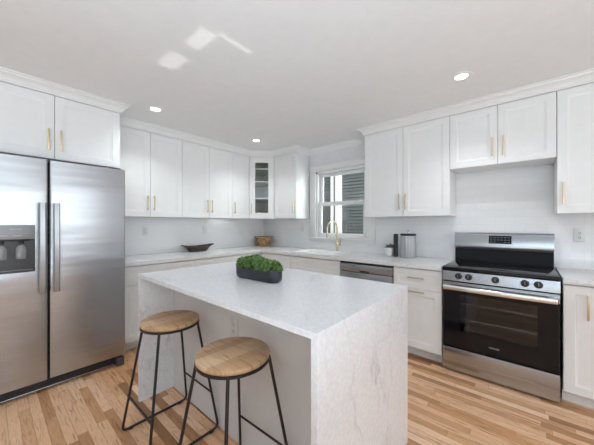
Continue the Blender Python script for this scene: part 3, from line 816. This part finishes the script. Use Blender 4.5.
# ------------------------------------------------------------------ bar stools
def make_stool():
    t = thing('bar_stool', '', 'stool', (0, 0, 0), 0, 'bar stools at the island')
    SZ, SR = .707, .1675
    bm = N(); lathe(bm, [(.0, SZ-.022), (SR-.004, SZ-.022), (SR, SZ-.018), (SR, SZ-.004), (SR-.004, SZ), (.0, SZ)], 64, cap0=False, cap1=False)
    bmesh.ops.remove_doubles(bm, verts=bm.verts, dist=1e-5); obj('seat', bm, M['seat'], t, 50)
    bm = N(); n = 64; prof_ = ((SR-.006, SZ-.034), (SR+.001, SZ-.034), (SR+.001, SZ-.0225), (SR-.006, SZ-.0225))
    ringed(bm, [[(p[0]*math.cos(2*PI*q/n), p[0]*math.sin(2*PI*q/n), p[1]) for q in range(n)] for p in prof_+(prof_[0],)], False, False)
    bmesh.ops.remove_doubles(bm, verts=bm.verts, dist=1e-6); obj('seat_ring', bm, M['blackmetal'], t)
    hf, ht, rt = .207, .116, .0074        # foot half-spread, top half-spread, rod radius
    for sx in (-1, 1):
        top_f = Vector((sx*ht, -ht, SZ-.028)); top_b = Vector((sx*ht, ht, SZ-.028))
        f = Vector((sx*hf, -hf, rt+.006)); b = Vector((sx*hf, hf, rt+.006))
        # one bent rod makes two legs and the floor runner; split as leg / runner / leg
        path = round_path([top_f, f, b, top_b], .035, 6)
        n1 = 4; 
        lf = [path[0]]+path[1:5]; run = path[4:-4]; lb = path[-5:]
        for seg_, nm in ((lf, 'leg'), (run, 'floor_runner'), (lb, 'leg')):
            bm = N(); tube(bm, seg_, rt, 12); obj(nm, bm, M['blackmetal'], t, 50)
        for yy in (-hf+.05, hf-.05):
            bm = N(); cyl(bm, (sx*hf, yy-.012, .0088), (sx*hf, yy+.012, .0088), .0087, seg=12); obj('foot_pad', bm, M['blackmatte'], t)
    k = .33; hm = hf+(ht-hf)*(k); zz = .012+(SZ-.04)*k
    for sy in (-1, 1):
        bm = N(); cyl(bm, (-hm, sy*hm, zz), (hm, sy*hm, zz), .0055, seg=12); obj('crossbar', bm, M['blackmetal'], t)
    return t
s1 = make_stool(); s1.location = (-1.687, .747, 0); s1.rotation_euler = (0, 0, math.radians(0))
s2 = copy_tree(s1); s2.location = (-1.028, .743, 0); s2.rotation_euler = (0, 0, math.radians(1.5))
s1['label'] = 'round wooden-seat bar stool on the left, nearer the refrigerator'
s2['label'] = 'round wooden-seat bar stool on the right, nearer the range end of the island'

# ------------------------------------------------------------------ things on the worktops
# long planter
pl = thing('planter', 'long charcoal oval planter filled with green moss on the island', 'planter', (-1.351, 1.174, .9325), math.radians(2)); pl.scale = (.956, .956, .956)
def stad(hl, hw, z, n=14):
    out = []
    for s, a0 in ((1, -PI/2), (-1, PI/2)):
        for i in range(n+1):
            a = a0+PI*i/n; out.append((s*(hl-hw)+hw*math.cos(a), hw*math.sin(a), z))
    return out
bm = N()
ringed(bm, [stad(.188, .044, 0), stad(.201, .056, .012), stad(.205, .060, .03), stad(.205, .060, .080), stad(.2035, .0585, .083), stad(.199, .054, .083), stad(.198, .053, .055)])
obj('pot', bm, M['planter'], pl, 40)
bm = N(); rnd = random.Random(3)
lumps = [(-.155, 0, .074, .044), (-.115, .014, .082, .046), (-.075, -.012, .088, .044), (-.045, .02, .100, .042), (.0, -.006, .086, .046), (.05, .012, .078, .044), (.095, -.008, .078, .046), (.14, .004, .076, .044), (.168, 0, .07, .034), (-.10, -.03, .066, .032), (.05, -.03, .066, .033), (.12, -.03, .064, .03), (-.14, .03, .07, .03), (.0, .03, .09, .033), (-.04, -.03, .066, .03)]
for x_, y_, z_, r_ in lumps:
    z_ += .008; x_ *= 1.06
    ret = bmesh.ops.create_icosphere(bm, subdivisions=3, radius=r_*.88, matrix=Matrix.Translation((x_, y_, z_+.012)))
    for v in ret['verts']:
        c_ = Vector((x_, y_, z_+.012)); d_ = v.co-c_; v.co = c_+d_*(1+.12*rnd.uniform(-1, 1))
    for i in range(420):
        th_, ph = rnd.uniform(0, 2*PI), math.acos(rnd.uniform(-.3, 1)); dd_ = Vector((math.sin(ph)*math.cos(th_), math.sin(ph)*math.sin(th_), math.cos(ph)))
        p = Vector((x_, y_, z_+.012))+dd_*r_*.84; tip = p+dd_*rnd.uniform(.007, .018)+Vector([rnd.uniform(-.004, .004) for _ in range(3)])
        s_ = dd_.orthogonal().normalized(); s_.rotate(Matrix.Rotation(rnd.uniform(0, 6.28), 3, dd_)); s_ *= .0026
        bm.faces.new([bm.verts.new(q) for q in (p-s_, p+s_, tip+s_*.8, tip-s_*.8)])
o = obj('moss', bm, M['moss'], pl, 0, 'stuff')

# dough bowl (long axis along y)
bm = N(); n = 56
def bowl_ring(hl, hw, z, lift, p=2.6):
    out = []
    for q in range(n):
        a = 2*PI*q/n; c_, s_ = math.cos(a), math.sin(a)
        cc_ = math.copysign(abs(c_)**(2/p), c_); ss_ = math.copysign(abs(s_)**(2/p), s_)
        out.append((ss_*hw*(1-.35*abs(cc_)**3), cc_*hl, z+lift*abs(cc_)**2.2))
    return out
ringed(bm, [bowl_ring(.125, .05, 0, 0), bowl_ring(.135, .058, .006, 0), bowl_ring(.165, .085, .040, .008), bowl_ring(.205, .095, .060, .016), bowl_ring(.240, .096, .066, .022), bowl_ring(.241, .096, .076, .024),
            bowl_ring(.232, .090, .077, .024), bowl_ring(.175, .075, .050, .010), bowl_ring(.12, .045, .016, 0)])
o = obj('dough_bowl', bm, M['bowl'], None, 60); o.location = (-3.50, 1.93, .9155); tag(o, 'dark carved wooden dough bowl with raised ends on the worktop by the fridge wall', 'bowl')

# basket
bk = thing('woven_basket', 'round brown woven basket with two small handles in the worktop corner', 'basket', (-3.44, 3.12, .9155))
bm = N(); pr_ = [(.085, 0)]
for i in range(11): t_ = i/10; pr_.append((.092+.045*math.sin(t_*PI*.55)+(.003 if i % 2 else 0), .004+.155*t_))
pr_ += [(.131, .165), (.124, .160)]+[(.118-.035*t_, .15-.13*t_) for t_ in (0, .5, 1)]
lathe(bm, pr_, 40); obj('basket_body', bm, M['basket'], bk, 60)
for s in (-1, 1):
    bm = N(); dv = Vector((math.cos(math.radians(40.7)), math.sin(math.radians(40.7)), 0))*s; sd = Vector((-dv.y, dv.x, 0))
    tube(bm, [dv*.132+sd*.03*math.cos(PI*i/8)+Vector((0, 0, .148))+dv*.03*math.sin(PI*i/8)+Vector((0, 0, .018*math.sin(PI*i/8))) for i in range(9)], .006, 10); obj('handle', bm, M['bowl'], bk)

# small items right of the sink
pp = thing('potted_succulent', 'little white pot with a dark green succulent, right of the sink', 'potted plant', (-1.245, 3.165, .9155))
bm = N(); lathe(bm, [(.034, 0), (.044, .006), (.05, .06), (.052, .10), (.047, .10), (.045, .088)], 32); obj('pot', bm, M['ceramic'], pp)
bm = N(); rnd = random.Random(5)
for i in range(26):
    a = rnd.uniform(0, 2*PI); el = rnd.uniform(.15, 1.3); L0 = rnd.uniform(.045, .07)
    d_ = Vector((math.cos(a)*math.cos(el), math.sin(a)*math.cos(el), math.sin(el))); p0 = Vector((math.cos(a)*.012, math.sin(a)*.012, .092))
    cyl(bm, p0, p0+d_*L0*.5, .004, .008, 6); cyl(bm, p0+d_*L0*.5, p0+d_*L0, .008, .001, 6)
obj('succulent', bm, M['succulent'], pp, 60)
bk2 = thing('pepper_mill', 'tall slim black mill between the white pot and the ribbed canister', 'pepper mill', (-1.158, 3.135, .9155))
bm = N(); lathe(bm, [(.024, 0), (.025, .004), (.025, .165), (.0235, .168)], 28); obj('mill_body', bm, M['blackmatte'], bk2)
bm = N(); lathe(bm, [(.0235, .1695), (.025, .172), (.025, .262), (.022, .268), (.0, .269)], 28, cap1=False); obj('mill_cap', bm, M['blackmatte'], bk2)
cn = thing('canister', 'grey ribbed canister with a dark lid left of the range', 'canister', (-1.022, 3.150, .9155))
bm = N(); n = 120
def rib(r, z): return [((r+(.0022 if q % 5 < 3 else -.0012))*math.cos(2*PI*q/n), (r+(.0022 if q % 5 < 3 else -.0012))*math.sin(2*PI*q/n), z) for q in range(n)]
ringed(bm, [rib(.078, 0), rib(.082, .004), rib(.082, .245), rib(.08, .25)]); obj('canister_body', bm, M['ribbed'], cn, 60)
bm = N(); lathe(bm, [(.084, .251), (.086, .254), (.086, .268), (.082, .272), (.0, .274)], 48, cap1=False); ld2 = obj('lid', bm, M['blackmatte'], cn)
bm = N(); cyl(bm, (0, 0, .273), (0, 0, .30), .004, seg=12); lathe(bm, [(.0, .298), (.009, .304), (.010, .312), (.0, .320)], 16, cap0=False, cap1=False); obj('knob', bm, M['chrome'], ld2)

# ------------------------------------------------------------------ ceiling lights
def downlight(x, y, label):
    t = thing('recessed_light', label, 'ceiling light', (x, y, ZC), 0, 'recessed ceiling lights')
    bm = N(); lathe(bm, [(.042, -.002), (.046, -.008), (.072, -.005), (.075, -.0008)], 40, cap0=False, cap1=False); obj('trim_ring', bm, M['trim'], t)
    bm = N(); lathe(bm, [(.0, -.004), (.043, -.004), (.043, -.001)], 40, cap0=False, cap1=True); obj('diffuser', bm, M['lamp'], t)
    l = bpy.data.lights.new('downlight_beam', 'SPOT'); l.energy = POW['down']; l.spot_size = math.radians(128); l.spot_blend = .8; l.shadow_soft_size = .06; l.color = (.93, .97, 1)
    o = bpy.data.objects.new('downlight_beam', l); COL.objects.link(o); o.parent = t; o.location = (0, 0, -.02)
for x_, y_, lb in ((-2.80, 1.09, 'recessed round ceiling light nearest the refrigerator'), (-2.80, 2.40, 'recessed round ceiling light in front of the corner cabinet, farthest away'), (-.375, 2.40, 'recessed round ceiling light in front of the range')):
    downlight(x_, y_, lb)
